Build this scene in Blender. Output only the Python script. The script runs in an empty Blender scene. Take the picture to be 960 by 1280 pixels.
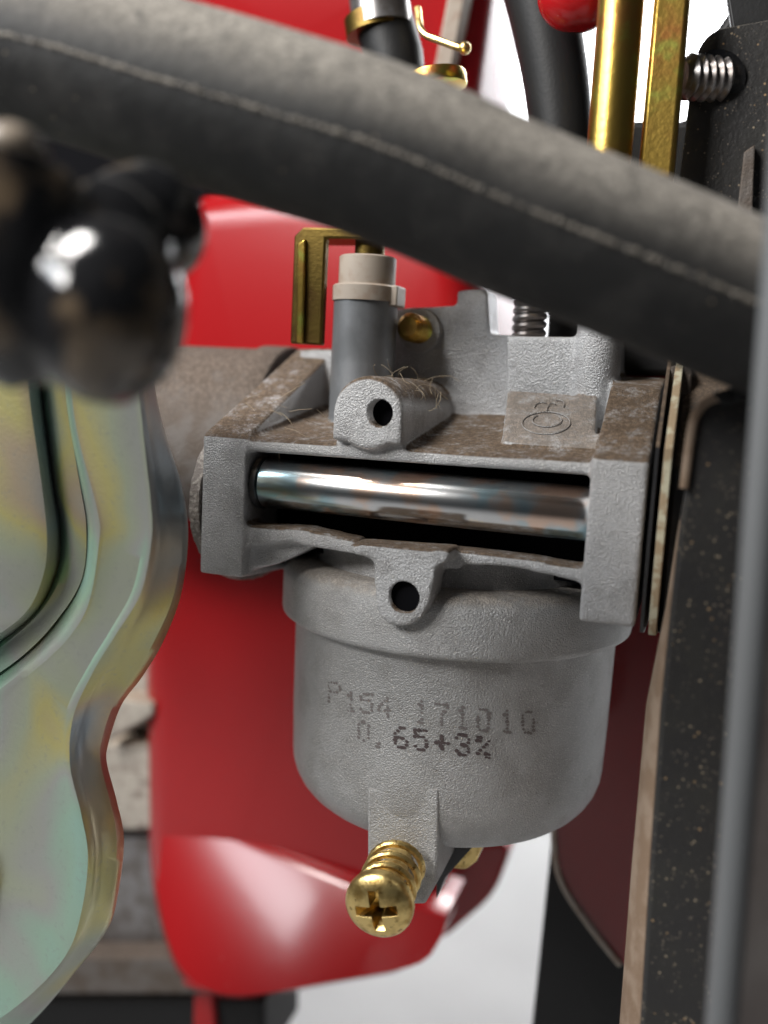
import bpy, bmesh, math, random
import numpy as np
from mathutils import Vector, Matrix
from mathutils.bvhtree import BVHTree

random.seed(7)
R = math.radians
sc = bpy.context.scene
col = sc.collection
sc.unit_settings.scale_length = 0.01          # one unit is one centimetre

# ------------------------------------------------------------------ camera
YAW, PITCH, ROLL, DIST, FPX = R(18), R(8), R(3.0), 12.0, 1200.0
fwd = Vector((-math.sin(YAW)*math.cos(PITCH), math.cos(YAW)*math.cos(PITCH), -math.sin(PITCH)))
r0 = Vector((math.cos(YAW), math.sin(YAW), 0))
u0 = r0.cross(fwd)
right = r0*math.cos(ROLL) + u0*math.sin(ROLL)
up = u0*math.cos(ROLL) - r0*math.sin(ROLL)
cpos = -fwd*DIST
cd = bpy.data.cameras.new('camera'); cam = bpy.data.objects.new('camera', cd); col.objects.link(cam)
cam.matrix_world = Matrix(((right.x, up.x, -fwd.x, cpos.x), (right.y, up.y, -fwd.y, cpos.y), (right.z, up.z, -fwd.z, cpos.z), (0, 0, 0, 1)))
cd.sensor_fit = 'VERTICAL'; cd.sensor_height = 36; cd.lens = 36*FPX/1280
cd.clip_start = 0.1; cd.clip_end = 500
cd.dof.use_dof = True; cd.dof.focus_distance = 12.3; cd.dof.aperture_fstop = (cd.lens*1e-3)/(0.30)
sc.camera = cam

# ------------------------------------------------------------------ light
w = bpy.data.worlds.new('World'); sc.world = w; w.use_nodes = True
bg = w.node_tree.nodes['Background']; bg.inputs[0].default_value = (0.86, 0.93, 1.0, 1); bg.inputs[1].default_value = 0.03

def area(name, loc, target, sx, sy, power, color=(1, 1, 1)):
    l = bpy.data.lights.new(name, 'AREA'); l.shape = 'RECTANGLE'; l.size = sx; l.size_y = sy; l.energy = power; l.color = color
    o = bpy.data.objects.new(name, l); col.objects.link(o); o.location = loc
    o.rotation_euler = (Vector(target) - Vector(loc)).to_track_quat('-Z', 'Y').to_euler()
    return o
area('window_light', (-12, -12, 24), (0, 1, -1), 9, 7, 8500, (1.0, 0.97, 0.93))
area('left_fill_light', (-21, -16, 16), (0, 1, -1), 15, 8, 5200, (0.92, 0.96, 1.0))  # unseen lamp added to fill from the left and reflect in the cover
area('front_fill_light', (-12, -21, 14.5), (0, 1, 0), 7, 6, 4600, (1.0, 0.97, 0.93))  # unseen lamp added in front to brighten bowl and flanges
area('backdrop_light', (4, 45, 34), (2, 58, 2), 40, 20, 75000, (1, 1, 1))  # unseen lamp added to whiten the wall behind
sc.view_settings.view_transform = 'Standard'; sc.view_settings.look = 'None'
sc.view_settings.exposure = 0.12; sc.view_settings.gamma = 1.0; sc.view_settings.use_curve_mapping = False

# ------------------------------------------------------------------ pixel <-> place (the photograph is 960 x 1280)
def ray(px, py):
    return fwd*FPX + right*(px-480) + up*(640-py)
def U(px, py, Y=0.0):
    d = ray(px, py); return cpos + d*((Y-cpos.y)/d.y)
def UX(px, py, X):
    d = ray(px, py); return cpos + d*((X-cpos.x)/d.x)
def PJ(p):
    v = Vector(p)-cpos; k = FPX/v.dot(fwd)
    return 480+v.dot(right)*k, 640-v.dot(up)*k
def zat(py, X, Y):                              # height at (X, Y) whose picture row is py
    a, b = PJ((X, Y, 0))[1], PJ((X, Y, 1))[1]
    z = (py-a)/(b-a)
    for _ in range(4):
        a = PJ((X, Y, z))[1]; b = PJ((X, Y, z+.01))[1]; z += (py-a)/(b-a)*.01
    return z

# ------------------------------------------------------------------ solids: (verts, faces)
def prism(pts, e):
    """closed solid: polygon pts (3-D) moved by the vector e"""
    n = len(pts); e = Vector(e)
    v = [Vector(p) for p in pts] + [Vector(p)+e for p in pts]
    f = [tuple(range(n)), tuple(range(2*n-1, n-1, -1))] + [(i, i+n, (i+1) % n+n, (i+1) % n) for i in range(n)]
    return v, f
def box(x0, x1, y0, y1, z0, z1):
    return prism([(x0, y0, z0), (x1, y0, z0), (x1, y0, z1), (x0, y0, z1)], (0, y1-y0, 0))
def pxprism(pp, Y, depth, slant=(0, 0)):
    return prism([U(x, y, Y) for x, y in pp], (slant[0], depth, slant[1]))
def yz(prof, x0, x1):
    return prism([(x0, y, z) for y, z in prof], (x1-x0, 0, 0))
def frame_of(d):
    d = Vector(d).normalized()
    a = Vector((0, 0, 1)) if abs(d.z) < .9 else Vector((1, 0, 0))
    u = d.cross(a).normalized(); return d, u, d.cross(u)
def lathe(base, axis, prof, n=48, cap=True):
    """prof: list of (radius, height along axis)"""
    d, u, v_ = frame_of(axis); base = Vector(base)
    v, f = [], []
    for r, h in prof:
        for i in range(n):
            a = 2*math.pi*i/n; v.append(base + d*h + (u*math.cos(a) + v_*math.sin(a))*r)
    m = len(prof)
    for j in range(m-1):
        for i in range(n):
            k = (i+1) % n; f.append((j*n+i, j*n+k, (j+1)*n+k, (j+1)*n+i))
    if cap:
        f.append(tuple(range(n-1, -1, -1))); f.append(tuple(range((m-1)*n, m*n)))
    return v, f
def cyl(p0, p1, r, n=32, r2=None, bev=0.0):
    p0, p1 = Vector(p0), Vector(p1); L = (p1-p0).length; r2 = r if r2 is None else r2
    pr = [(r, 0), (r2, L)] if not bev else [(r-bev, 0), (r-bev*.3, bev*.3), (r, bev), (r2, L-bev), (r2-bev*.3, L-bev*.3), (r2-bev, L)]
    return lathe(p0, p1-p0, pr, n)
def catmull(pts, k=10):
    P = [Vector(p) for p in pts]; P = [P[0]*2-P[1]] + P + [P[-1]*2-P[-2]]; out = []
    for i in range(1, len(P)-2):
        a, b, c, d = P[i-1:i+3]
        for j in range(k):
            t = j/k
            out.append(.5*((2*b)+(c-a)*t+(2*a-5*b+4*c-d)*t*t+(3*b-a-3*c+d)*t**3))
    out.append(P[-2]); return out
def tube(path, rfun, n=24, upv=Vector((0, 0, 1)), shape=None):
    """path of points, rfun(t) radius, shape(angle) radius factor; rings keep upv as their reference"""
    v, f = [], []; m = len(path)
    for j, p in enumerate(path):
        d = (path[min(j+1, m-1)]-path[max(j-1, 0)]).normalized()
        s = d.cross(upv).normalized(); t = s.cross(d)
        r = rfun(j/(m-1)) if callable(rfun) else rfun
        for i in range(n):
            a = 2*math.pi*i/n; k = shape(a) if shape else 1
            v.append(p + (s*math.cos(a)+t*math.sin(a))*r*k)
    for j in range(m-1):
        for i in range(n):
            k = (i+1) % n; f.append((j*n+i, j*n+k, (j+1)*n+k, (j+1)*n+i))
    f.append(tuple(range(n-1, -1, -1))); f.append(tuple(range((m-1)*n, m*n)))
    return v, f
def helix(p0, p1, r, wire, turns, n=10, per=22):
    d, u, v_ = frame_of(Vector(p1)-Vector(p0)); L = (Vector(p1)-Vector(p0)).length; k = int(turns*per)
    path = [Vector(p0) + d*(L*i/k) + (u*math.cos(2*math.pi*i/per)+v_*math.sin(2*math.pi*i/per))*r for i in range(k+1)]
    return tube(path, wire, n, upv=d)
def join(*ss):
    v, f = [], []
    for a, b in ss:
        o = len(v); v += list(a); f += [tuple(i+o for i in q) for q in b]
    return v, f
def loft(curves):
    """open sheet through equally sampled curves"""
    v, f = [], []; n = len(curves[0])
    for c in curves: v += list(c)
    for j in range(len(curves)-1):
        for i in range(n-1):
            f.append((j*n+i, j*n+i+1, (j+1)*n+i+1, (j+1)*n+i))
    return v, f
def to_bm(s):
    bm = bmesh.new(); vs = [bm.verts.new(p) for p in s[0]]
    for q in s[1]:
        try: bm.faces.new([vs[i] for i in q])
        except ValueError: pass
    bmesh.ops.recalc_face_normals(bm, faces=bm.faces); return bm
def ev(o):
    dg = bpy.context.evaluated_depsgraph_get(); return bpy.data.meshes.new_from_object(o.evaluated_get(dg))
def temp(s):
    me = bpy.data.meshes.new('t'); bm = to_bm(s); bm.to_mesh(me); bm.free()
    o = bpy.data.objects.new('t', me); col.objects.link(o); return o
def cut(s, *tools):
    """boolean difference, returns a mesh"""
    o = temp(s); ts = []
    for t in tools:
        b = temp(t); ts.append(b); m = o.modifiers.new('b', 'BOOLEAN'); m.operation = 'DIFFERENCE'; m.object = b; m.solver = 'EXACT'
    me = ev(o)
    for x in ts+[o]: bpy.data.objects.remove(x)
    return me
def mesh_solid(me):
    return [v.co.copy() for v in me.vertices], [tuple(p.vertices) for p in me.polygons]

# ------------------------------------------------------------------ objects
WL = {}
def root(name, label, cat, loc, group=None):
    o = bpy.data.objects.new(name, None); o.empty_display_size = .3; col.objects.link(o); o.location = loc
    o['label'] = label; o['category'] = cat
    if group: o['group'] = group
    WL[o] = Vector(loc); return o
def obj(name, s, mat, parent=None, bev=0.0, seg=2, smooth=35, kind=None, label=None, cat=None, sub=0, group=None):
    if isinstance(s, bpy.types.Mesh): me = s
    else:
        me = bpy.data.meshes.new(name); bm = to_bm(s); bm.to_mesh(me); bm.free()
    me.name = name
    if parent is not None: org = WL[parent]
    else:
        a = np.array([v.co[:] for v in me.vertices]); lo, hi = a.min(0), a.max(0)
        org = Vector(((lo[0]+hi[0])/2, (lo[1]+hi[1])/2, lo[2]))
    me.transform(Matrix.Translation(-org))
    me.shade_smooth()
    if smooth: me.set_sharp_from_angle(angle=R(smooth))
    me.materials.clear(); me.materials.append(mat)
    o = bpy.data.objects.new(name, me); col.objects.link(o)
    if parent is not None: o.parent = parent; WL[o] = org
    else: o.location = org; WL[o] = org
    if bev:
        m = o.modifiers.new('bevel', 'BEVEL'); m.width = bev; m.segments = seg; m.limit_method = 'ANGLE'; m.angle_limit = R(35)
    if sub:
        m = o.modifiers.new('sub', 'SUBSURF'); m.levels = sub; m.render_levels = sub
    if kind: o['kind'] = kind
    if label: o['label'] = label
    if cat: o['category'] = cat
    if group: o['group'] = group
    return o

# ------------------------------------------------------------------ materials
def nd(nt, t, **k):
    n = nt.nodes.new(t)
    for a, b in k.items(): setattr(n, a, b)
    return n
def mat(name, color, rough=.5, metal=0.0, grain=None, var=None, dust=None, spots=None, coat=0.0, spec=None, coords='Object'):
    """grain (scale, strength, distance): bump; var (scale, colour2, lo, hi): blotches; dust (colour, amount, lo, hi): settled dust on faces that look up;
    spots (scale, colour, threshold): specks"""
    m = bpy.data.materials.new(name); m.use_nodes = True; nt = m.node_tree; L = nt.links
    b = nt.nodes['Principled BSDF']; b.inputs['Roughness'].default_value = rough; b.inputs['Metallic'].default_value = metal
    if coat: b.inputs['Coat Weight'].default_value = coat; b.inputs['Coat Roughness'].default_value = .06
    if spec is not None: b.inputs['Specular IOR Level'].default_value = spec
    tc = nd(nt, 'ShaderNodeTexCoord')
    rgb = nd(nt, 'ShaderNodeRGB'); rgb.outputs[0].default_value = (*color, 1); c = rgb.outputs[0]
    def noise(scale, detail=3, rough_=.55):
        n = nd(nt, 'ShaderNodeTexNoise'); n.inputs['Scale'].default_value = scale; n.inputs['Detail'].default_value = detail
        n.inputs['Roughness'].default_value = rough_; L.new(tc.outputs[coords], n.inputs['Vector']); return n.outputs['Fac']
    def ramp(src, lo, hi):
        r = nd(nt, 'ShaderNodeMapRange'); r.interpolation_type = 'SMOOTHSTEP'
        r.inputs[1].default_value = lo; r.inputs[2].default_value = hi; L.new(src, r.inputs[0]); return r.outputs[0]
    def mix(fac, a, bcol):
        x = nd(nt, 'ShaderNodeMix', data_type='RGBA'); L.new(fac, x.inputs[0]); L.new(a, x.inputs[6])
        if isinstance(bcol, tuple): x.inputs[7].default_value = (*bcol, 1)
        else: L.new(bcol, x.inputs[7])
        return x.outputs[2]
    def mul(a, k):
        x = nd(nt, 'ShaderNodeMath', operation='MULTIPLY'); L.new(a, x.inputs[0])
        if isinstance(k, (int, float)): x.inputs[1].default_value = k
        else: L.new(k, x.inputs[1])
        return x.outputs[0]
    if var:
        for sc_, c2, lo, hi in (var if isinstance(var, list) else [var]):
            c = mix(ramp(noise(sc_), lo, hi), c, c2)
    if spots:
        for sc_, c2, th in (spots if isinstance(spots, list) else [spots]):
            vo = nd(nt, 'ShaderNodeTexVoronoi'); vo.inputs['Scale'].default_value = sc_; L.new(tc.outputs[coords], vo.inputs['Vector'])
            s = mul(ramp(vo.outputs['Distance'], th, th*.45), ramp(noise(sc_*.23, 2), .46, .58)); c = mix(s, c, c2)
    ro = None
    if dust:
        dc, amt, lo, hi = dust
        g = nd(nt, 'ShaderNodeNewGeometry'); sx = nd(nt, 'ShaderNodeSeparateXYZ'); L.new(g.outputs['Normal'], sx.inputs[0])
        base = ramp(sx.outputs[2], lo, hi)
        k = mul(mul(base, ramp(noise(3.6, 7, .85), .27, .52)), amt)
        dcol = nd(nt, 'ShaderNodeRGB'); dcol.outputs[0].default_value = (*dc, 1)
        dv_ = mix(ramp(noise(16, 4, .7), .42, .66), dcol.outputs[0], tuple(min(1, x*1.75+.01) for x in dc))
        dv_ = mix(ramp(noise(30, 3, .7), .58, .70), dv_, tuple(x*.45 for x in dc))
        c = mix(k, c, dv_)
        ml = nd(nt, 'ShaderNodeMath', operation='SUBTRACT'); ml.inputs[0].default_value = 1; L.new(k, ml.inputs[1])
        L.new(mul(ml.outputs[0], metal), b.inputs['Metallic'])
        ra = nd(nt, 'ShaderNodeMapRange'); ra.inputs[3].default_value = rough; ra.inputs[4].default_value = .95; L.new(k, ra.inputs[0]); L.new(ra.outputs[0], b.inputs['Roughness'])
    L.new(c, b.inputs['Base Color'])
    if grain:
        last = None
        for sc_, st, di in (grain if isinstance(grain, list) else [grain]):
            bp = nd(nt, 'ShaderNodeBump'); bp.inputs['Strength'].default_value = st; bp.inputs['Distance'].default_value = di
            L.new(noise(sc_, 2.5, .6), bp.inputs['Height'])
            if last: L.new(last, bp.inputs['Normal'])
            last = bp.outputs[0]
        L.new(last, b.inputs['Normal'])
    return m

DUST = (0.105, 0.073, 0.048)
M = {}
M['cast'] = mat('die_cast_zinc', (0.47, 0.47, 0.475), .46, .55, grain=[(48, 1.0, .028), (18, .22, .02)], var=[(3.0, (.37, .365, .365), .45, .7), (62, (.72, .71, .69), .54, .70)],  # fine pale colour flecks, here and on the other castings, stand in for sparkle
                dust=(DUST, 1.0, .22, .55))
M['cast_pad'] = mat('die_cast_pad', (0.48, 0.48, 0.485), .46, .5, grain=[(48, 1.0, .028), (18, .22, .02)], var=[(3.0, (.40, .40, .40), .45, .7), (62, (.7, .7, .7), .54, .70)],
                dust=((.16, .125, .095), .8, .3, .6))
M['machined'] = mat('machined_zinc', (0.30, 0.31, 0.325), .42, .6, grain=[(30, .15, .010)], var=(2, (.24, .25, .26), .4, .65), dust=(DUST, .8, .4, .8))
M['cast_bare'] = mat('die_cast_zinc_bare', (0.52, 0.53, 0.545), .44, .55, grain=[(48, 1.0, .028), (18, .22, .02)], var=[(3.0, (.42, .42, .43), .45, .7), (62, (.74, .74, .74), .54, .70)],
                dust=((.17, .13, .10), .5, .6, 1.0))
M['bowl'] = mat('die_cast_bowl', (0.44, 0.44, 0.44), .46, .55, grain=[(50, 1.0, .026), (18, .2, .02)], var=[(2.0, (.37, .365, .36), .42, .66), (64, (.70, .68, .65), .55, .70)],
                spots=[(9, (.16, .12, .09), .09)], dust=((.30, .26, .22), .7, .3, .8))
M['steel'] = mat('bright_steel', (0.72, 0.73, 0.74), .22, 1.0, grain=(60, .03, .01), var=[(1.1, (.46, .66, .74), .45, .6), (1.7, (.86, .64, .52), .5, .64)])
M['brass'] = mat('yellow_brass', (0.80, 0.60, 0.25), .33, 1.0, grain=(22, .22, .02), var=[(6, (.50, .33, .11), .45, .7), (14, (.30, .18, .06), .6, .72)])
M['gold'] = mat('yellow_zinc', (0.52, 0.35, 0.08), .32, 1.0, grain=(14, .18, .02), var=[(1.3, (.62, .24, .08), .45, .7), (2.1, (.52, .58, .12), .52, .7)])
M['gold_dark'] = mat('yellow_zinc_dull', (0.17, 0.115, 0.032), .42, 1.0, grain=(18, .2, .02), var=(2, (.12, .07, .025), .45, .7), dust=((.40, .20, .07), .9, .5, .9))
M['nylon'] = mat('nylon', (0.42, 0.36, 0.30), .5, 0, var=(5, (.36, .28, .22), .45, .7))
M['black'] = mat('black_rubber', (0.012, 0.012, 0.0125), .5, 0, spec=.25, grain=(18, .15, .02), dust=((.06, .05, .042), .6, .4, .9))
M['hose'] = mat('dusty_hose_rubber', (0.016, 0.016, 0.016), .6, 0, spec=.22, grain=[(5, .22, .05), (30, .25, .02)], var=[(1.6, (.03, .029, .028), .4, .7)],
                spots=[(6, (.22, .18, .13), .10), (14, (.16, .14, .12), .12)], dust=((.18, .166, .146), 1.0, -.05, .75))
M['seam'] = mat('hose_seam', (0.14, 0.125, 0.105), .75, 0, grain=(18, .5, .03), var=(9, (.04, .038, .036), .5, .62))
M['gloss_black'] = mat('gloss_black_plastic', (0.010, 0.010, 0.011), .14, 0, grain=[(1.1, .5, .22), (7, .16, .03)], coat=.4, var=(1.5, (.11, .080, .052), .5, .64))  # brown blotches in the colour stand in for the knob's tan reflection
M['knob_tan'] = mat('tan_plastic', (0.26, 0.215, 0.17), .3, 0, grain=(4, .2, .05), var=(2.5, (.02, .02, .02), .45, .6))  # tan tip colour broken by dark blotches
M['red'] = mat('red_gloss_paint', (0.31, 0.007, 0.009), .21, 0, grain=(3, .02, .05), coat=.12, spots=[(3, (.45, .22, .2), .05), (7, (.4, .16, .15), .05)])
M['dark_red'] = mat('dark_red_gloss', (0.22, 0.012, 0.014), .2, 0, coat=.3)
M['edge'] = mat('dusty_lit_edge', (0.20, 0.135, 0.088), .8, 0, grain=(24, .4, .02), var=(3, (.27, .20, .145), .4, .65), spots=[(22, (.45, .38, .30), .14)])  # tan holds both settled dust and the light on the edge
M['panel_black'] = mat('dusty_black_coating', (0.026, 0.025, 0.025), .42, 0, spec=.35, grain=[(10, .25, .03), (30, .2, .02)], var=[(1.4, (.03, .029, .027), .4, .65)],
                       spots=[(7.5, (.30, .20, .11), .15), (12, (.26, .21, .15), .22), (21, (.15, .125, .10), .28)], dust=((.2, .18, .15), .8, .3, .9))
M['paper'] = mat('gasket_paper', (0.36, 0.27, 0.17), .8, 0, grain=(24, .5, .02), var=(5, (.52, .49, .36), .45, .6))
M['paper_grey'] = mat('gasket_fibre', (0.26, 0.23, 0.21), .85, 0, grain=(22, .7, .04), var=(16, (.44, .40, .36), .5, .62))
M['insul'] = mat('black_insulator', (0.028, 0.028, 0.03), .35, 0, grain=(6, .3, .03), dust=(DUST, .9, .2, .8))
M['manifold'] = mat('dusty_cast_pipe', (0.12, 0.105, 0.095), .75, .1, grain=[(22, .6, .03)], var=(2.5, (.09, .07, .056), .4, .62), dust=((.085, .064, .05), 1, .0, .7))
M['block'] = mat('sand_cast_block', (0.40, 0.36, 0.31), .8, .1, grain=[(5, .6, .1), (18, .5, .04)], var=(3, (.24, .20, .17), .45, .7), dust=((.30, .24, .18), .8, .3, .9))
M['frame'] = mat('frame_grey', (0.075, 0.066, 0.062), .3, 0, coat=.4, grain=(6, .2, .03), var=(1, (.055, .045, .042), .4, .6), spots=[(2.2, (.35, .31, .27), .10)])
M['lit_edge'] = mat('lit_edge_grey', (0.11, 0.115, 0.12), .5, 0)  # lighter grey paints the light caught by the post's bevel
M['ink'] = mat('ink', (0.075, 0.055, 0.055), .7, 0)
M['ink_faint'] = mat('ink_worn', (0.20, 0.18, 0.175), .6, .3)
M['void'] = mat('shade_black', (0.004, 0.004, 0.005), .8, 0, spec=.05)  # near-black colour painting deep shade in cavities and behind the knob
M['white'] = mat('pale_wall', (0.80, 0.82, 0.84), .8, 0, var=(.05, (.7, .72, .74), .4, .6))
M['floor'] = mat('pale_floor', (0.34, 0.34, 0.34), .7, 0, var=(.08, (.29, .29, .29), .4, .6))
M['fibre'] = mat('lint', (0.36, 0.29, 0.20), .9, 0)
M['pipe_metal'] = mat('grey_pipe', (0.30, 0.29, 0.29), .3, .8, var=(3, (.2, .18, .17), .4, .6))

# zinc with a rainbow passivation film
def zinc_mat():
    m = bpy.data.materials.new('rainbow_zinc'); m.use_nodes = True; nt = m.node_tree; L = nt.links; b = nt.nodes['Principled BSDF']
    b.inputs['Metallic'].default_value = .72; b.inputs['Roughness'].default_value = .30
    tc = nd(nt, 'ShaderNodeTexCoord')
    n = nd(nt, 'ShaderNodeTexNoise'); n.inputs['Scale'].default_value = .38; n.inputs['Detail'].default_value = 2; n.inputs['Distortion'].default_value = .6; L.new(tc.outputs['Object'], n.inputs['Vector'])
    cr = nd(nt, 'ShaderNodeValToRGB'); e = cr.color_ramp.elements
    stops = [(.10, (.34, .38, .41)), (.26, (.50, .41, .29)), (.36, (.57, .52, .23)), (.44, (.45, .49, .36)), (.52, (.43, .44, .41)), (.60, (.38, .54, .43)), (.70, (.36, .58, .51)), (.80, (.54, .58, .33)), (.92, (.52, .40, .33))]
    while len(e) < len(stops): e.new(.5)
    for x, (p, c) in zip(e, stops): x.position = p; x.color = (*c, 1)
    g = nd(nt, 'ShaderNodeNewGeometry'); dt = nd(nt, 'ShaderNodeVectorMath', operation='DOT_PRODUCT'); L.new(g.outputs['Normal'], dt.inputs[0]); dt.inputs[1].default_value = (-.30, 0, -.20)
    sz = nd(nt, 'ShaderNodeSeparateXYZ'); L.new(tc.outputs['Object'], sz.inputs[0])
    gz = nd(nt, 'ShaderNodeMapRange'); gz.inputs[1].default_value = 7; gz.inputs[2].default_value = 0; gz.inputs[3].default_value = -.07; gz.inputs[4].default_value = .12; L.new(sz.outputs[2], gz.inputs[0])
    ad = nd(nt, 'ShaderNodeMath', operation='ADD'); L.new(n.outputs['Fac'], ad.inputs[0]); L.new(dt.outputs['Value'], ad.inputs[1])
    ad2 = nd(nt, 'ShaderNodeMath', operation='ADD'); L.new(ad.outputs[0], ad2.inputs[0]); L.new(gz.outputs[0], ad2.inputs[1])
    L.new(ad2.outputs[0], cr.inputs[0])
    n2 = nd(nt, 'ShaderNodeTexNoise'); n2.inputs['Scale'].default_value = 13; n2.inputs['Detail'].default_value = 4; L.new(tc.outputs['Object'], n2.inputs['Vector'])
    mr = nd(nt, 'ShaderNodeMapRange'); mr.inputs[1].default_value = .58; mr.inputs[2].default_value = .75; mr.inputs[4].default_value = .35; L.new(n2.outputs['Fac'], mr.inputs[0])
    mx = nd(nt, 'ShaderNodeMix', data_type='RGBA'); L.new(mr.outputs[0], mx.inputs[0]); L.new(cr.outputs[0], mx.inputs[6]); mx.inputs[7].default_value = (.33, .34, .32, 1)
    L.new(mx.outputs[2], b.inputs['Base Color'])
    n3 = nd(nt, 'ShaderNodeTexNoise'); n3.inputs['Scale'].default_value = 20; n3.inputs['Detail'].default_value = 2; L.new(tc.outputs['Object'], n3.inputs['Vector'])
    bp = nd(nt, 'ShaderNodeBump'); bp.inputs['Strength'].default_value = .10; bp.inputs['Distance'].default_value = .02; L.new(n3.outputs['Fac'], bp.inputs['Height']); L.new(bp.outputs[0], b.inputs['Normal'])
    return m
M['zinc'] = zinc_mat()

# ================================================================== SETTING
obj('wall', box(-80, 80, 60, 61, -30, 70), M['white'], kind='structure')
obj('floor', box(-80, 80, -60, 60, -15.5, -15), M['floor'], kind='structure')

# ------------------------------------------------------------------ red engine cover behind the carburetor
def rounded(pp, r, k=5):
    out = []; n = len(pp); P = [Vector((*p, 0)) for p in pp]
    for i in range(n):
        a, b, c = P[i-1], P[i], P[(i+1) % n]; rr = r[i] if isinstance(r, (list, tuple)) else r
        d1, d2 = (a-b), (c-b); q = min(rr, d1.length*.49, d2.length*.49)
        s, e = b+d1.normalized()*q, b+d2.normalized()*q
        for j in range(k+1):
            t = j/k; p = s*(1-t)**2 + b*2*t*(1-t) + e*t*t; out.append((p.x, p.y))
    return out
CY = 6.0
outl = rounded([(248, 245), (420, 225), (600, 268), (612, 390), (585, 800), (560, 1120), (535, 1200), (300, 1242), (232, 1215), (196, 1100), (192, 780)],
               [40, 60, 70, 30, 60, 40, 50, 60, 70, 60, 60], 7)
def dished(pp, Y, back, rim, inset):
    """cover: outline at the back, rounded edge, nearly flat front"""
    cx = sum(p[0] for p in pp)/len(pp); cy = sum(p[1] for p in pp)/len(pp); curves = []
    def ins(k, y):
        c = []
        n = len(pp)
        for i, (x, yy) in enumerate(pp):
            a, b = pp[i-1], pp[(i+1) % n]; tx, ty = b[0]-a[0], b[1]-a[1]; l = math.hypot(tx, ty) or 1
            nx, ny = ty/l, -tx/l
            if nx*(x-cx)+ny*(yy-cy) > 0: nx, ny = -nx, -ny
            q = U(x+nx*k, yy+ny*k, Y+rim); c.append(Vector((q.x, y, q.z)))
        c.append(c[0].copy()); return c
    curves.append(ins(0, Y+back))
    for j in range(9):
        a = j/8*math.pi/2; curves.append(ins(inset*(1-math.cos(a)), Y+rim*(1-math.sin(a))))
    for kk in (.97, .85, .6, .3, .02):
        c0 = curves[9]; cc = sum(c0[:-1], Vector())/(len(c0)-1)
        curves.append([cc+(q-cc)*kk+Vector((0, -.06*(1-kk**2), 0)) for q in c0])
    v, f = loft(curves); n = len(curves[0]); o = len(v)-n
    f.append(tuple(range(o, o+n-1)))
    bm = to_bm((v, f)); bmesh.ops.remove_doubles(bm, verts=bm.verts, dist=1e-4); bmesh.ops.recalc_face_normals(bm, faces=bm.faces)
    me = bpy.data.meshes.new('m'); bm.to_mesh(me); bm.free(); return me
cov = root('engine_cover', 'glossy red painted engine cover behind the carburetor', 'engine cover', U(390, 1230, CY))
obj('shell', dished(outl, CY, 4.0, 1.0, 45), M['red'], cov, smooth=60)
def interp(pp, n):
    c = catmull([Vector((*p, 0)) for p in pp], 10); L = [0]
    for a_, b_ in zip(c, c[1:]): L.append(L[-1]+(b_-a_).length)
    out = []; k = 0
    for i in range(n):
        q = L[-1]*i/(n-1)
        while k < len(c)-2 and L[k+1] < q: k += 1
        out.append(c[k].lerp(c[k+1], (q-L[k])/max(1e-6, L[k+1]-L[k])))
    return out
NT = 34
tp = interp([(203, 1048), (222, 1032), (246, 1026), (330, 1060), (450, 1110), (556, 1150)], NT)
bt_ = interp([(196, 1110), (212, 1180), (240, 1225), (300, 1244), (420, 1226), (520, 1206), (548, 1178), (557, 1156)], NT)
rowsk = []
p0 = U(330, 1120, CY-.7)
nn = ((cpos-p0).normalized()+(Vector((-21, -16, 16))-p0).normalized()).normalized()
def skY(x, z):
    q = U(x, 1120, CY-.7).x-p0.x; t = z-p0.z
    return p0.y-(nn.x*q+nn.z*t)/nn.y+.035*(q*q+t*t)
for j in range(18):
    v = j/17; row = []
    for a_, b_ in zip(tp, bt_):
        q = a_.lerp(b_, v); yy = CY
        for _ in range(6): yy = skY(q.x, U(q.x, q.y, yy).z)
        row.append(U(q.x, q.y, yy))
    rowsk.append(row)
rim_ = [[p+Vector((0, .12, -.03)) for p in rowsk[-1]], [p+Vector((0, .9, -.02)) for p in rowsk[-1]]]
lip_ = [[p+Vector((0, 1.6, .02)) for p in rowsk[0]], [p+Vector((0, .10, .05)) for p in rowsk[0]]]
obj('reflection_skirt', loft(lip_+rowsk+rim_), M['red'], cov, smooth=70)  # added surface, tilted to mirror a lamp as the cover's pale reflection
obj('lower_lip', pxprism(rounded([(520, 1060), (642, 1052), (618, 1120), (548, 1180), (520, 1150)], 25, 5), CY+2.2, 1.0), M['red'], cov, bev=.15, seg=3)
obj('drip_tab', tube(catmull([U(235, 1225, CY+.3), U(262, 1232, CY), U(280, 1210, CY-.2)], 8), .13, 12), M['red'], cov)
obj('foot_strut', pxprism([(243, 1225), (262, 1228), (270, 1300), (240, 1300)], CY+.4, .5), M['red'], cov, bev=.05)

tank = root('fuel_tank', 'red painted tank panel above the thick black hose', 'fuel tank', U(430, 150, 7))
tm = dished(rounded([(200, -60), (640, -60), (590, 190), (200, 190)], 40, 6), 7.0, 3, .6, 30)
tz = U(400, 150, 7).z
for v in tm.vertices: v.co.y -= .27*(v.co.z-tz)          # the face leans forward at the top
obj('shell', tm, M['red'], tank, smooth=60)
obj('trim_strip', prism([U(566, -40, 5.9), U(588, -40, 5.9), U(552, 150, 6.85), U(530, 150, 6.85)], (0, .5, 0)), M['nylon'], tank, bev=.04)

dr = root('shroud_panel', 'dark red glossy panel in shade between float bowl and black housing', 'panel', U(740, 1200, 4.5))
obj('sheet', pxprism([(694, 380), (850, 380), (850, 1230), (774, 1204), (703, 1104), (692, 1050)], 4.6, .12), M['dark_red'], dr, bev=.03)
obj('rolled_edge', tube(catmull([U(x, y, 4.55) for x, y in [(693, 960), (692, 1050), (702, 1103), (735, 1155), (775, 1206)]], 8), .05, 10), M['nylon'], dr)

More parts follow.
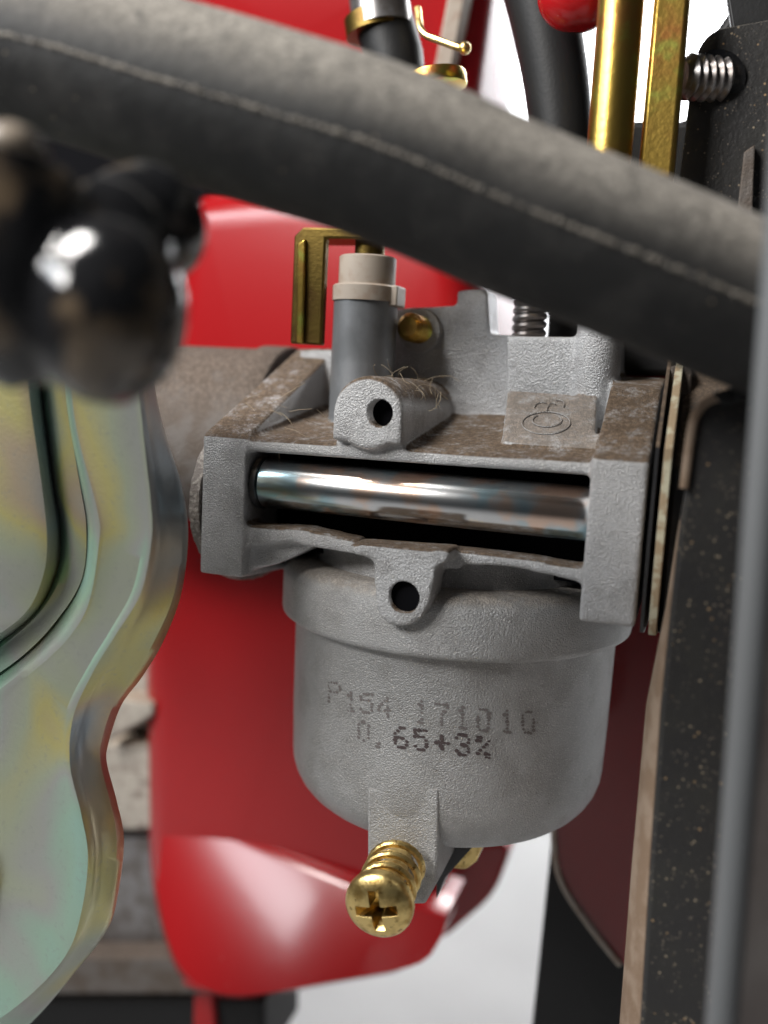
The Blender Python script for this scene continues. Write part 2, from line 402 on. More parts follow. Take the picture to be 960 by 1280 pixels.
obj('support_plate', pxprism([(690, 1040), (860, 1040), (860, 1500), (642, 1500)], 5.4, .3), M['black'], bev=.05, label='flat black support plate below the dark red panel', cat='plate')

# ------------------------------------------------------------------ engine block, left, behind the zinc bracket
blk = root('engine_block', 'sandy grey cast engine block behind the zinc bracket', 'engine', U(150, 1280, 7))
obj('upper_face', pxprism([(20, 700), (215, 700), (215, 905), (100, 925), (20, 925)], 6.7, 2), M['block'], blk, bev=.12)
obj('middle_ledge', pxprism([(20, 928), (206, 928), (206, 1040), (20, 1040)], 6.3, 2), M['block'], blk, bev=.12)
obj('lower_wall', pxprism([(20, 1042), (230, 1042), (230, 1190), (20, 1190)], 6.9, 2), M['pipe_metal'], blk, bev=.1)
obj('base_ledge', pxprism([(-40, 1195), (330, 1195), (330, 1245), (-40, 1245)], 6.3, 2), M['manifold'], blk, bev=.1)
obj('base_plate', pxprism([(-40, 1248), (330, 1248), (330, 1330), (-40, 1330)], 6.6, 2), M['black'], blk, bev=.1)
obj('rear_dark_sheet', pxprism([(-60, 60), (262, 60), (262, 300), (250, 470), (-60, 470)], 7.6, 1), M['void'], blk, bev=.1)  # dark sheet added to close the bright gap behind the knob
obj('cooling_fin', pxprism([(132, 870), (190, 880), (190, 895), (132, 930)], 5.9, .7), M['block'], blk, bev=.06)

# ================================================================== CARBURETOR
XL0, XL1 = U(251, 630).x, U(306, 630).x
XR0, XR1 = U(734, 660).x, U(805, 660).x
FR = -.12                                                   # front of the right flange
carb = root('carburetor', 'grey die-cast carburetor with round float bowl and steel rod across it', 'carburetor', (U(560, 900, 2.4).x, 2.4, U(560, 1060, 1).z))

ztl, zbl = zat(544, XL0, 0), zat(716, XL0, 0)
zl3 = zat(436, XL0, 3.0)
left_fl = yz([(0, zbl), (0, ztl), (.12, ztl+.07), (3.0, zl3), (4.4, zl3), (4.4, zbl-.5), (1.2, zbl-.1)], XL0, XL1)
ztr, zbr = zat(572, XR0, FR), zat(777, XR0, FR)
zr3 = zat(470, XR0, 2.6)
right_fl = yz([(FR, zbr), (FR, ztr), (.25, ztr+.12), (1.4, zr3-.15), (2.6, zr3), (4.4, zr3), (4.4, zbr), (1.0, zbr)], XR0, XR1)
# upper rail and the sloping roof behind it
zrt = zat(549, XL1, .05); zrb = zat(562, XL1, .05); zru = zat(577, XR0, .05); zrv = zat(592, XR0, .05)
def slab(zl_f, zr_f, th, y0, y1, rise, rise2=None):
    rise2 = rise if rise2 is None else rise2
    a = [Vector((XL1-.1, y0, zl_f-th)), Vector((XR0+.1, y0, zr_f-th)), Vector((XR0+.1, y0, zr_f)), Vector((XL1-.1, y0, zl_f))]
    b = [Vector((XL1-.1, y1, zl_f-th)), Vector((XR0+.1, y1, zr_f-th)), Vector((XR0+.1, y1, zr_f+rise2)), Vector((XL1-.1, y1, zl_f+rise))]
    v = a+b
    f = [(0, 1, 2, 3), (7, 6, 5, 4), (0, 4, 5, 1), (1, 5, 6, 2), (2, 6, 7, 3), (3, 7, 4, 0)]
    return v, f
upper_rail = slab(zrt, zru, .16, 0.02, 3.4, .5, .6)
# lower rail, traced
low_l = pxprism([(300, 656), (380, 661), (445, 676), (450, 694), (400, 686), (360, 678), (300, 682)], .05, .4)
low_r = pxprism([(520, 684), (585, 689), (660, 698), (740, 712), (740, 733), (700, 722), (640, 709), (578, 706), (574, 712), (520, 712)], .02, .4)
web = pxprism([(300, 678), (395, 682), (372, 694), (345, 706), (300, 716)], .25, .9)
lug = pxprism(rounded([(436, 679), (562, 688), (560, 703), (545, 706), (538, 755), (520, 782), (490, 785), (470, 768), (466, 700), (440, 692)], [4, 4, 4, 8, 14, 18, 18, 14, 8, 4], 4), -.34, .5)
# upper boss
bp0 = U(459, 516, -.14)
boss = cyl(bp0, bp0+Vector((0, 2.7, -.02)), .455, 40, bev=.05)
boss_base = box(bp0.x-.455, bp0.x+.455, -.135, 1.6, zat(553, bp0.x, 0), bp0.z)
# tower (pilot tube) and upper casting plate
tw = U(453, 470, 1.7); tw_top = U(453, 372, 1.7).z
tower = cyl((tw.x, 1.7, tw.z-1.0), (tw.x, 1.7, tw_top), .455, 40)
plate_l = pxprism([(480, 386), (571, 382), (571, 363), (609, 360), (612, 417), (660, 420), (660, 560), (480, 560)], 2.35, .7)
plate_r = pxprism([(634, 420), (716, 421), (748, 475), (744, 560), (630, 560)], 1.95, .8)
rib = cyl(U(737, 560, 2.05), Vector((U(737, 560, 2.05).x+.02, 2.05, U(737, 396, 2.05).z)), .31, 28, bev=.06)
rib2 = pxprism([(735, 402), (775, 405), (775, 560), (735, 560)], 2.5, .8)
plate_low = pxprism([(375, 436), (480, 436), (480, 560), (375, 560)], 2.6, .7)
# emblem block: sloping face
eb = [U(627, 548, .55), U(744, 556, .55), U(747, 492, 1.75), U(634, 484, 1.75)]
emb_n = (eb[1]-eb[0]).cross(eb[3]-eb[0]).normalized()
eb = [p-emb_n*.035 for p in eb]
block = prism(eb, -emb_n*.40)
# mass behind
xc, yc = U(560, 900, 2.4).x, 2.4
back = box(XL1-.2, XR0+.2, 1.6, 4.2, zbl+.1, zrt-.05)
zrimtop = U(600, 742, .2).z
neck = cyl((xc, yc, zrimtop-.3), (xc, yc, zat(697, xc, .3)), 2.12, 64)

solids = [('flange', left_fl), ('flange', right_fl), ('upper_rail', upper_rail), ('lower_rail', low_l), ('lower_rail', low_r), ('web', web), ('screw_lug', lug),
          ('screw_boss', join(boss)), ('boss_foot', boss_base), ('pilot_tower', tower), ('cover_plate', plate_l), ('idle_plate', plate_r), ('round_rib', rib), ('side_rib', rib2),
          ('back_plate', plate_low), ('emblem_block', block), ('bore_wall', back), ('bowl_neck', neck)]
o = temp(join(*[s for _, s in solids]))
# every solid must be closed and outward before the union
bm = bmesh.new(); bm.from_mesh(o.data); bmesh.ops.recalc_face_normals(bm, faces=bm.faces); bm.to_mesh(o.data); bm.free()
m = o.modifiers.new('r', 'REMESH'); m.mode = 'VOXEL'; m.voxel_size = .034; m.use_smooth_shade = True
m = o.modifiers.new('s', 'SMOOTH'); m.factor = .5; m.iterations = 5
whole = ev(o); bpy.data.objects.remove(o)
# holes
hole_u = cyl(U(459, 517, -.6), U(459, 517, -.6)+Vector((0, 2.0, 0)), .172, 28)
hole_l = cyl(U(497, 752, -.6), U(497, 752, -.6)+Vector((0, 1.4, 0)), .20, 28)
whole = cut(mesh_solid(whole), hole_u, hole_l)
nv = np.empty(len(whole.vertices)*3); whole.vertices.foreach_get('co', nv); nv = nv.reshape(-1, 3)
vn = [v.normal.copy() for v in whole.vertices]
trees = [(n, BVHTree.FromPolygons([tuple(p) for p in s[0]], s[1])) for n, s in solids]
boxes = [(np.array([p[:] for p in s[0]]).min(0)-.15, np.array([p[:] for p in s[0]]).max(0)+.15) for _, s in solids]
fcs = {}
for p in whole.polygons:
    c = p.center; best, bi = 1e9, 0
    for i, (n, t) in enumerate(trees):
        lo, hi = boxes[i]
        if c.x < lo[0] or c.x > hi[0] or c.y < lo[1] or c.y > hi[1] or c.z < lo[2] or c.z > hi[2]: continue
        q = t.find_nearest(c, .2)
        if q[3] is not None and q[3] < best: best, bi = q[3], i
    fcs.setdefault(bi, []).append(tuple(p.vertices))
hole_c = [U(459, 517, 0), U(497, 752, 0)]
for i, fl in fcs.items():
    idx = sorted({k for f in fl for k in f}); mp = {k: j for j, k in enumerate(idx)}
    me = bpy.data.meshes.new('p'); me.from_pydata([nv[k] for k in idx], [], [[mp[k] for k in f] for f in fl])
    ob = obj(solids[i][0], me, M['machined'] if solids[i][0] == 'pilot_tower' else M['cast_pad'] if solids[i][0] == 'emblem_block' else M['cast_bare'] if solids[i][0] in ('emblem_block', 'idle_plate', 'round_rib', 'cover_plate') else M['cast'], carb, smooth=0)
    me.normals_split_custom_set_from_vertices([vn[k] for k in idx])

for (hx, hy, hrad) in ((459, 517, .2), (497, 752, .215)):
    q = U(hx, hy, -.6)
    obj('hole_shade', cyl((q.x, .1 if hy < 600 else -.235, q.z), (q.x, .2 if hy < 600 else -.19, q.z), hrad, 24), M['void'], carb)  # black disc added to paint the shade inside each screw hole
# black box added as painted shade inside the window, steel rod across
sl = U(520, 625, 1.2)
obj('cavity_shade', box(XL1-.05, XR0+.05, 1.02, 1.75, zbl+.25, zrt-.17), M['void'], carb)
ra, rb = U(331, 603, .40), U(740, 643, .40)
rod = obj('steel_rod', cyl(ra, rb+(rb-ra)*.04, .335, 48, bev=.05), M['steel'], carb)
obj('rod_end_ring', cyl(ra-(rb-ra).normalized()*.06, ra+(rb-ra).normalized()*.012, .352, 40), M['insul'], rod)

# ---- float bowl
zr1 = U(565, 829, -.15).z; zbot = U(600, 1060, .55).z-.22
rb_, rr = 2.33, 2.57
prof = [(0.01, zbot-.02), (1.0, zbot-.01), (1.45, zbot+.02)]
for j in range(9):
    a = j/8*math.pi/2; prof.append((rb_-.75+.75*math.sin(a), zbot+.80-.75*math.cos(a)))
prof += [(rb_+.02, (zbot+zr1)/2), (rb_+.035, zr1-.06), (rb_+.06, zr1-.015), (rr-.05, zr1), (rr-.01, zr1+.03), (rr, zr1+.08)]
prof += [(rr, zrimtop-.25), (rr-.03, zrimtop-.13), (rr-.12, zrimtop-.04), (rr-.3, zrimtop+.0), (1.6, zrimtop)]
bowl_s = lathe((xc, yc, 0), (0, 0, 1), prof, 128)
bowl = obj('float_bowl', bowl_s, M['bowl'], carb, smooth=50)
bt = BVHTree.FromPolygons([tuple(p) for p in bowl_s[0]], bowl_s[1])
# printed code, dot by dot on the bowl
F57 = {'P': '11110 10001 10001 11110 10000 10000 10000', '1': '00100 01100 00100 00100 00100 00100 01110', '5': '11111 10000 11110 00001 00001 10001 01110',
       '4': '00010 00110 01010 10010 11111 00010 00010', '7': '11111 00001 00010 00100 00100 00100 00100', '0': '01110 10001 10001 10001 10001 10001 01110',
       '6': '00110 01000 10000 11110 10001 10001 01110', '3': '01110 10001 00001 00110 00001 10001 01110', '.': '00000 00000 00000 00000 00000 01100 01100',
       '+': '00000 00100 00100 11111 00100 00100 00000', '%': '11000 11001 00010 00100 01000 10011 00011'}
def printed(chars, wpx, hpx, keep, rad):
    out = []
    for ch, cx, cy in chars:
        for r_, row in enumerate(F57[ch].split()):
            for c_, bit in enumerate(row):
                if bit != '1' or random.random() > keep: continue
                x = cx+(c_-2)*wpx/5+random.gauss(0, .35); y = cy+(r_-3)*hpx/7+(c_-2)*.35+random.gauss(0, .3)
                h, nrm, _, _ = bt.ray_cast(cpos, ray(x, y).normalized())
                if h is None: continue
                rr_ = rad*random.uniform(.7, 1.25); d, a, b = frame_of(nrm if nrm.dot(fwd) < 0 else -nrm)
                out.append(([h+d*.006]+[h+d*.006+(a*math.cos(t)*1.25+b*math.sin(t))*rr_*random.uniform(.75, 1.2) for t in [k*math.pi/4 for k in range(8)]], [(0, k+1, (k+1) % 8+1) for k in range(8)]))
    return join(*out)
line1a = [('P', 418, 865), ('1', 439, 877), ('5', 458, 879), ('4', 481, 884)]
line1b = [('1', 527, 890), ('7', 552, 893), ('1', 578, 897), ('0', 604, 900), ('1', 634, 902), ('0', 660, 903)]
line2 = [('6', 501, 922), ('5', 526, 925), ('+', 552, 928), ('3', 578, 931), ('%', 604, 934)]
for chars, wp, hp2, keep, rad, mt in ((line1a, 17, 27, .9, .019, 'ink_faint'), (line1b, 17, 30, .93, .020, 'ink_faint'), ([('0', 455, 914), ('.', 474, 922)], 15, 27, .8, .02, 'ink_faint'), (line2, 18, 28, 1, .024, 'ink')):
    for ch in chars:
        obj('printed_character', printed([ch], wp, hp2, keep, rad), M[mt], bowl, kind='stuff')

# ---- drain tab, screw, spring, nut
tab = pxprism([(459, 985), (548, 985), (547, 1100), (531, 1131), (512, 1131), (470, 1118), (459, 1075)], .085, 1.2)
obj('drain_fitting', pxprism([(562, 1050), (606, 1050), (595, 1078), (582, 1088), (562, 1086)], 1.3, .7), M['brass'], carb, bev=.04)
obj('drain_boss', tab, M['bowl'], carb, bev=.04)
s0, s1 = U(499, 1074, .05), U(477, 1124, -.85)
ax = (s1-s0).normalized()
ds = root('drain_screw', '', '', s1); del ds['label']; del ds['category']; ds.parent = carb; ds.location = s1-WL[carb]
obj('shank', cyl(s0-ax*.2, s1, .17, 20), M['brass'], ds)
obj('coil_spring', helix(s0, s1+ax*.0, .335, .048, 3.6), M['brass'], ds)
hr = .425
hp = [(hr*.9, 0), (hr, .04), (hr*1.0, .11)] + [(hr*math.cos(a), .11+.17*math.sin(a)) for a in [R(k) for k in (12, 25, 38, 50, 62, 72, 81, 87)]]
head = lathe(s1, ax, hp, 48)
d, u_, v_ = frame_of(ax)
ca, sa = math.cos(R(12)), math.sin(R(12))
e1, e2 = u_*ca+v_*sa, v_*ca-u_*sa
def slot(e, f):
    tip = s1+ax*.40; bot = s1+ax*.06
    a = [tip+e*.37+f*.075, tip-e*.37+f*.075, tip-e*.37-f*.075, tip+e*.37-f*.075]
    b = [bot+e*.14+f*.05, bot-e*.14+f*.05, bot-e*.14-f*.05, bot+e*.14-f*.05]
    return a+b, [(0, 1, 2, 3), (7, 6, 5, 4), (0, 4, 5, 1), (1, 5, 6, 2), (2, 6, 7, 3), (3, 7, 4, 0)]
hm = cut(head, slot(e1, e2), slot(e2, e1))
obj('head', hm, M['brass'], ds, bev=.012, smooth=30)
nx = U(577, 1070, 2.4)
obj('bowl_nut', lathe((nx.x, 2.4, zbot-.45), (0, 0, 1), [(.36, 0), (.42, .06), (.42, .5)], 6), M['brass'], carb, bev=.02)
obj('bowl_washer', cyl((nx.x, 2.4, zbot-.12), (nx.x, 2.4, zbot+.05), .62, 32), M['insul'], carb)
obj('drain_plug', pxprism([(549, 1058), (590, 1060), (556, 1098), (545, 1125), (545, 1090)], .95, .4), M['insul'], carb, bev=.02)

# ---- emblem on the sloping block
eu = (eb[1]-eb[0]).normalized(); evv = (eb[3]-eb[0]); evv = (evv-eu*evv.dot(eu)).normalized()
ec = sum(eb, Vector())/4 + emb_n*.012
ec = ec + eu*-.02 - evv*.10
def arc(cu, cv, a, b, t0, t1, wire, n=40):
    cu, cv, a, b, wire = cu*.84, cv*.84, a*.84, b*.84, wire*.75
    pts = [ec+eu*(cu+a*math.cos(R(t0+(t1-t0)*i/n)))+evv*(cv+b*math.sin(R(t0+(t1-t0)*i/n))) for i in range(n+1)]
    return tube(pts, wire, 6, upv=emb_n)
em = join(arc(0, -.08, .36, .34, 0, 360, .011), arc(0, 0, .22, .20, 140, 405, .011),
          arc(-.16, .42, .10, .14, 60, 200, .010), arc(.08, .50, .10, .16, -20, 120, .010), arc(.0, .40, .06, .16, 40, 220, .010))
obj('embossed_emblem', em, M['cast_pad'], carb)

# ---- pilot tower fittings: nylon collar, brass stem and lever
cz = tw_top
obj('collar', lathe((tw.x, 1.7, cz-.06), (0, 0, 1), [(.475, 0), (.475, .20), (.45, .22), (.40, .23), (.40, .60), (.37, .62)], 40), M['nylon'], carb)
obj('collar_key', box(tw.x+.40, tw.x+.52, 1.5, 1.9, cz-.12, cz+.16), M['nylon'], carb, bev=.02)
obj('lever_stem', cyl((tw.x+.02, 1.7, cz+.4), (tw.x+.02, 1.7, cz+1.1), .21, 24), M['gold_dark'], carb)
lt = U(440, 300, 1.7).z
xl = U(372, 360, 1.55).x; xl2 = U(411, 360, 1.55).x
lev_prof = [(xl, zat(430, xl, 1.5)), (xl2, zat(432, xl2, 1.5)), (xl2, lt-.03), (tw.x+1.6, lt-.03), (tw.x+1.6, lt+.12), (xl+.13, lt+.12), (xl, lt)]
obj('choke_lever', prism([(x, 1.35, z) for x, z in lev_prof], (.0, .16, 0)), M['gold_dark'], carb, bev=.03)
obj('lever_lit_edge', pxprism([(372, 304), (381, 298), (378, 430), (370, 428)], 1.28, .1), M['gold'], carb, bev=.02)  # brighter strip added to paint the lit left face of the lever
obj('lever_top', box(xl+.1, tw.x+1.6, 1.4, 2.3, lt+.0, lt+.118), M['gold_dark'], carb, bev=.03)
# brass stud in a round seat
st = U(523, 413, 2.3)
obj('stud_seat', cyl((st.x+.02, 2.24, st.z), (st.x+.02, 2.5, st.z), .32, 32, bev=.03), M['cast'], carb)
stp = U(513, 412, 1.75)
def threaded(p0, p1, r, pitch, depth, n=28):
    L = (Vector(p1)-Vector(p0)).length; pr = [(r-depth, 0)]; h = 0
    while h < L-pitch:
        pr += [(r-depth, h+.001), (r, h+pitch*.4), (r, h+pitch*.55)]; h += pitch
    pr += [(r-depth, h), (r-depth, L-.04), (r-depth-.04, L)]
    return lathe(p0, Vector(p1)-Vector(p0), pr, n)
obj('brass_stud', threaded((st.x+.05, 2.4, st.z), (st.x+.01, 1.75, st.z+.02), .20, .085, .03), M['gold'], carb)
# idle spring behind
sp = U(661, 417, 2.6)
obj('idle_spring', helix((sp.x, 2.6, sp.z-.2), (sp.x, 2.6, sp.z+1.0), .19, .062, 10), M['pipe_metal'], carb)
obj('idle_screw', cyl((sp.x+.0, 2.6, sp.z-.2), (sp.x, 2.6, sp.z+1.2), .12, 16), M['pipe_metal'], carb)
sb = U(705, 400, 3.3)
obj('throttle_stop', box(sb.x-.22, sb.x+.6, 3.2, 3.6, sb.z-.5, sb.z+.9), M['black'], carb, bev=.04)

# ------------------------------------------------------------------ gaskets, spacer blocks, intake pipe
def oval(cyy, czz, ry, rz, n=40, wob=0.0):
    return [(cyy+ry*math.cos(2*math.pi*i/n)+random.uniform(-wob, wob), czz+rz*math.sin(2*math.pi*i/n)+random.uniform(-wob, wob)) for i in range(n)]
zm = (ztl+zbl)/2
obj('paper_gasket', yz([(p, q) for p, q in oval(2.05, zm, 2.06, 1.35, 160, .012)], XL0-.17, XL0-.03), M['paper_grey'], label='ragged grey fibre gasket at the left flange of the carburetor', cat='gasket')
gx = XR1+.20
gp = [(-.10, zat(560, gx, 0)), (.3, zat(520, gx, .3)), (1.1, zat(448, gx, 1.1)), (2.4, zat(446, gx, 2.4)), (3.2, zat(470, gx, 3.2)), (3.2, zat(760, gx, 3.2)), (.6, zat(792, gx, .6)), (.15, zat(794, gx, .15)), (-.02, zat(770, gx, 0)), (-.14, zat(680, gx, -.1))]
obj('paper_gasket', yz(gp, gx-.05, gx+.04), M['paper'], bev=.01, label='thin tan gasket between right flange and black spacer', cat='gasket')
gx1 = gx-.13
obj('paper_gasket', yz([(a+.06, b) for a, b in gp], gx1-.02, gx1+.02), M['insul'], label='thin black gasket pressed against the right flange', cat='gasket')
bx0, bx1 = gx+.042, gx+.95
spc = root('spacer_block', 'black dusty spacer block right of the tan gasket', 'spacer', ((bx0+bx1)/2, 1.5, zat(790, bx0, .3)))
obj('body', yz([(.35, zat(792, bx0, .35)), (.15, zat(700, bx0, .1)), (.2, zat(585, bx0, .2)), (1.2, zat(470, bx0, 1.2)), (2.6, zat(460, bx0, 2.6)), (2.6, zat(790, bx0, 2.6))], bx0, bx1), M['insul'], spc, bev=.05)
obj('top_cap', pxprism([(838, 457), (866, 457), (862, 530), (828, 545)], 1.0, .8), M['manifold'], spc, bev=.03)

pz = zat(436, XL0, 3.0)
pl = root('intake_pipe', 'brown dusty intake pipe joining the left flange', 'pipe', (XL0-2, 3, pz-2.7))
obj('tube', cyl((XL0-5, 3.4, pz-1.5), (XL0-.2, 3.4, pz-1.5), 1.48, 64), M['manifold'], pl)
obj('end_flange', cyl((XL0-.75, 3.4, pz-1.5), (XL0-.2, 3.4, pz-1.5), 1.54, 64, bev=.06), M['manifold'], pl)

# ------------------------------------------------------------------ thick hose in front
hp_ = catmull([U(-120, 38, -2.9), U(40, 62, -2.9), U(200, 108, -2.8), U(340, 150, -2.7), U(480, 194, -2.6), U(640, 262, -2.4), U(800, 326, -2.2), U(940, 384, -2.0), U(1060, 432, -1.9)], 14)
hs = root('rubber_hose', 'thick dusty black rubber hose crossing above the carburetor', 'hose', hp_[len(hp_)//2])
obj('tube', tube(hp_, lambda t: .80-.10*max(0, t-.35)/.65, 48), M['hose'], hs, smooth=60)
# moulding seam along the hose, facing the camera
sv, seamp = [], []
for j, p in enumerate(hp_):
    d = (hp_[min(j+1, len(hp_)-1)]-hp_[max(j-1, 0)]).normalized()
    n = (cpos-p); n = (n-d*n.dot(d)).normalized(); q = d.cross(n); q = q if q.z > 0 else -q
    seamp.append(p+(n*math.cos(R(4))+q*math.sin(R(4)))*(.795-.10*max(0, j/(len(hp_)-1)-.35)/.65))
sd = []
for a, b in zip(seamp, seamp[1:]):
    for k in range(6): sd.append(a.lerp(b, k/6)+Vector((0, 0, random.gauss(0, .005))))
obj('moulding_seam', tube(sd, lambda t: .024*random.uniform(.5, 1.3), 8), M['seam'], hs, smooth=60)

# ------------------------------------------------------------------ black glossy knob, upper left, near
kn = root('lever_knob', 'glossy black rounded lever knob above the zinc bracket', 'knob', U(130, 480, -5.2))
def blob(c, rx, ry, rz, n=40, amp=.05, seed=0):
    rnd = random.Random(seed); ph = [(rnd.uniform(1.5, 4), rnd.uniform(1.5, 4), rnd.uniform(0, 6)) for _ in range(5)]
    v, f = [], []
    for j in range(n//2+1):
        t = math.pi*j/(n//2)
        for i in range(n):
            a = 2*math.pi*i/n; d = Vector((math.sin(t)*math.cos(a), math.sin(t)*math.sin(a), math.cos(t)))
            k = 1+sum(amp/3*math.sin(p*d.x*2+q*d.z*2+s+d.y*p) for p, q, s in ph)
            v.append(Vector(c)+Vector((d.x*rx, d.y*ry, d.z*rz))*k)
    for j in range(n//2):
        for i in range(n):
            k = (i+1) % n; f.append((j*n+i, j*n+k, (j+1)*n+k, (j+1)*n+i))
    bm = to_bm((v, f)); bmesh.ops.remove_doubles(bm, verts=bm.verts, dist=1e-4); bmesh.ops.recalc_face_normals(bm, faces=bm.faces)
    me = bpy.data.meshes.new('m'); bm.to_mesh(me); bm.free(); return me
o = temp(join(*[mesh_solid(x) if isinstance(x, bpy.types.Mesh) else x for x in (
    blob(U(134, 390, -5.2), .58, .58, .68, amp=.015, seed=3),
    lathe(U(150, 300, -4.7), (.0, .9, .42), [(.3, -.5), (.46, -.28), (.50, -.1), (.46, .0), (.50, .12), (.50, .5), (.42, .62), (.36, .75)], 40),
    tube(catmull([U(4, 190, -5.5), U(18, 300, -5.5), U(24, 400, -5.4), U(46, 452, -5.2)], 10), lambda t: .30+.14*math.sin(t*2.6), 32, upv=Vector((0, 1, 0))),
    blob(U(70, 262, -5.35), .20, .24, .30, amp=.03, seed=9),
    blob(U(82, 400, -5.2), .48, .36, .52, amp=.03, seed=8))]))
m = o.modifiers.new('r', 'REMESH'); m.mode = 'VOXEL'; m.voxel_size = .035
m = o.modifiers.new('s', 'SMOOTH'); m.factor = .5; m.iterations = 14
kb = ev(o); bpy.data.objects.remove(o)
obj('body', kb, M['gloss_black'], kn, smooth=0)
obj('arm_tip', blob(U(14, 186, -5.52), .25, .25, .17, amp=.02, seed=2), M['knob_tan'], kn, smooth=0)

# ------------------------------------------------------------------ stamped zinc bracket, left
zb = root('stamped_bracket', 'stamped zinc plated bracket with greenish rainbow sheen, left of the carburetor', 'bracket', U(90, 1270, -1.6))
BY = -1.7
def pcurve(pp, N=130):
    P = [Vector((*p, 0)) for p in pp]; c = catmull(P, 12)
    L = [0]
    for a, b in zip(c, c[1:]): L.append(L[-1]+(b-a).length)
    out = []; k = 0
    for i in range(N):
        s = L[-1]*i/(N-1)
        while k < len(c)-2 and L[k+1] < s: k += 1
        t = (s-L[k])/max(1e-6, L[k+1]-L[k]); q = c[k].lerp(c[k+1], t); out.append((q.x, q.y))
    return out
def on(pp, Y): return [U(x, y, Y) for x, y in pp]
C0 = pcurve([(178, 400), (190, 487), (201, 537), (222, 604), (231, 665), (223, 739), (201, 799), (175, 843), (148, 880), (131, 931), (130, 956), (142, 1002), (151, 1050), (144, 1115), (131, 1160), (94, 1209), (49, 1263), (-20, 1330)])
C1 = pcurve([(168, 400), (173, 490), (182, 571), (188, 621), (190, 671), (177, 739), (146, 792), (119, 836), (93, 893), (88, 954), (102, 1017), (110, 1070), (102, 1137), (83, 1190), (37, 1242), (-40, 1300)])
def mixc(a, b, t): return [(p[0]*(1-t)+q[0]*t, p[1]*(1-t)+q[1]*t) for p, q in zip(a, b)]
C2 = pcurve([(84, 400), (97, 527), (124, 638), (126, 678), (114, 749), (91, 792), (50, 833), (-20, 888), (-60, 910), (-70, 950), (-70, 1000), (-70, 1050), (-70, 1150), (-90, 1200)])
C3 = pcurve([(74, 400), (86, 514), (101, 604), (109, 658), (104, 722), (74, 772), (34, 816), (-30, 862), (-80, 890), (-90, 950), (-90, 1000), (-90, 1050), (-90, 1150), (-100, 1200)])
C4 = pcurve([(52, 400), (62, 507), (74, 604), (84, 658), (80, 712), (50, 766), (-4, 812), (-50, 840), (-100, 880), (-110, 950), (-110, 1000), (-110, 1050), (-110, 1150), (-120, 1200)])
C5 = pcurve([(26, 400), (36, 504), (50, 604), (57, 672), (52, 719), (30, 764), (-20, 800), (-80, 830), (-120, 880), (-130, 950), (-130, 1000), (-130, 1050), (-130, 1150), (-140, 1200)])
C6 = [(-170, y) for x, y in C5]
rows = [on(C0, BY+.95), on(C0, BY+.62), on(mixc(C0, C1, .18), BY+.42), on(mixc(C0, C1, .55), BY+.26), on(mixc(C0, C1, .80), BY+.07), on(mixc(C0, C1, .93), BY-.02), on(C1, BY-.05), on(mixc(C1, C2, .05), BY-.04), on(mixc(C1, C2, .13), BY+.02),
        on(mixc(C1, C2, .5), BY+.02), on(mixc(C1, C2, .92), BY), on(C2, BY-.02), on(mixc(C2, C3, .25), BY+.0), on(mixc(C2, C3, .75), BY+.20), on(C3, BY+.26), on(mixc(C3, C4, .12), BY+.17), on(mixc(C3, C4, .5), BY+.15), on(mixc(C3, C4, .9), BY+.16), on(C4, BY+.2), on(mixc(C4, C5, .2), BY+.30), on(mixc(C4, C5, .35), BY+.29),
        on(mixc(C4, C5, .7), BY+.0), on(C5, BY-.16), on(mixc(C5, C6, .06), BY-.2), on(C6, BY-.22)]
sheet = obj('plate', loft(rows), M['zinc'], zb, smooth=34)
m = sheet.modifiers.new('thick', 'SOLIDIFY'); m.thickness = .08; m.offset = 0
# bushing at the lower left
bc = U(-46, 1090, BY-.06)
obj('bushing', lathe(bc, (0, -1, 0), [(.50, 0), (.52, .05), (.50, .12), (.42, .13), (.38, .06), (.37, -.1)], 48, cap=False), M['gold'], zb)
obj('bolt_end', lathe(bc+Vector((0, .02, 0)), (0, -1, 0), [(.36, 0), (.34, .05), (.01, .07)], 32), M['steel'], zb)

# ------------------------------------------------------------------ black housing, right
hou = root('housing', 'black speckled dusty housing at the right with a tan lit edge', 'housing', U(860, 1270, -.9))
fa = [(868, 545), (872, 515), (886, 498), (910, 490), (985, 486), (985, 1500), (787, 1500), (799, 1300), (812, 1080), (826, 880), (838, 760), (850, 650)]
obj('front_panel', pxprism(fa, -.9, 1.2), M['panel_black'], hou, bev=.05)
sA = [(850, 650), (838, 760), (826, 880), (812, 1080), (799, 1300), (787, 1500)]
sB = [(849, 650), (832, 760), (808, 880), (790, 1080), (773, 1300), (759, 1500)]
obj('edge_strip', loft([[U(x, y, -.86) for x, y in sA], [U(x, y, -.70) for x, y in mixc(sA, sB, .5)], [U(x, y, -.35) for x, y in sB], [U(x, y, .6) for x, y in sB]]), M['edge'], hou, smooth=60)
obj('top_rim', tube(catmull([U(x, y, -.95) for x, y in [(855, 610), (864, 540), (872, 515), (890, 499), (930, 492), (990, 490)]], 8), .05, 10), M['edge'], hou)
obj('vent_hole', pxprism(rounded([(888, 492), (940, 478), (945, 496), (905, 506)], 8), -1.0, .12), M['gloss_black'], hou, bev=.02)

# ------------------------------------------------------------------ near frame post at the right edge
pa, pb = U(988, -120, -3.4), U(874, 1400, -3.4)
fpost = root('frame_post', 'blurred grey brown frame post nearest the camera at the right edge', 'frame post', pb)
obj('post_lit_edge', tube([pa+Vector((.13, .1, 0)), pa.lerp(pb, .5)+Vector((.13, .1, 0)), pb+Vector((.13, .1, 0))], .135, 24, upv=Vector((0, 1, 0))), M['lit_edge'], fpost)  # paler tube added along the post, its colour painting the lit bevel
obj('face', prism([pa+Vector((x, y, 0)) for x, y in [(.14, .02), (2.2, .12), (2.2, 1.4), (.14, 1.4)]], pb-pa), M['frame'], fpost)

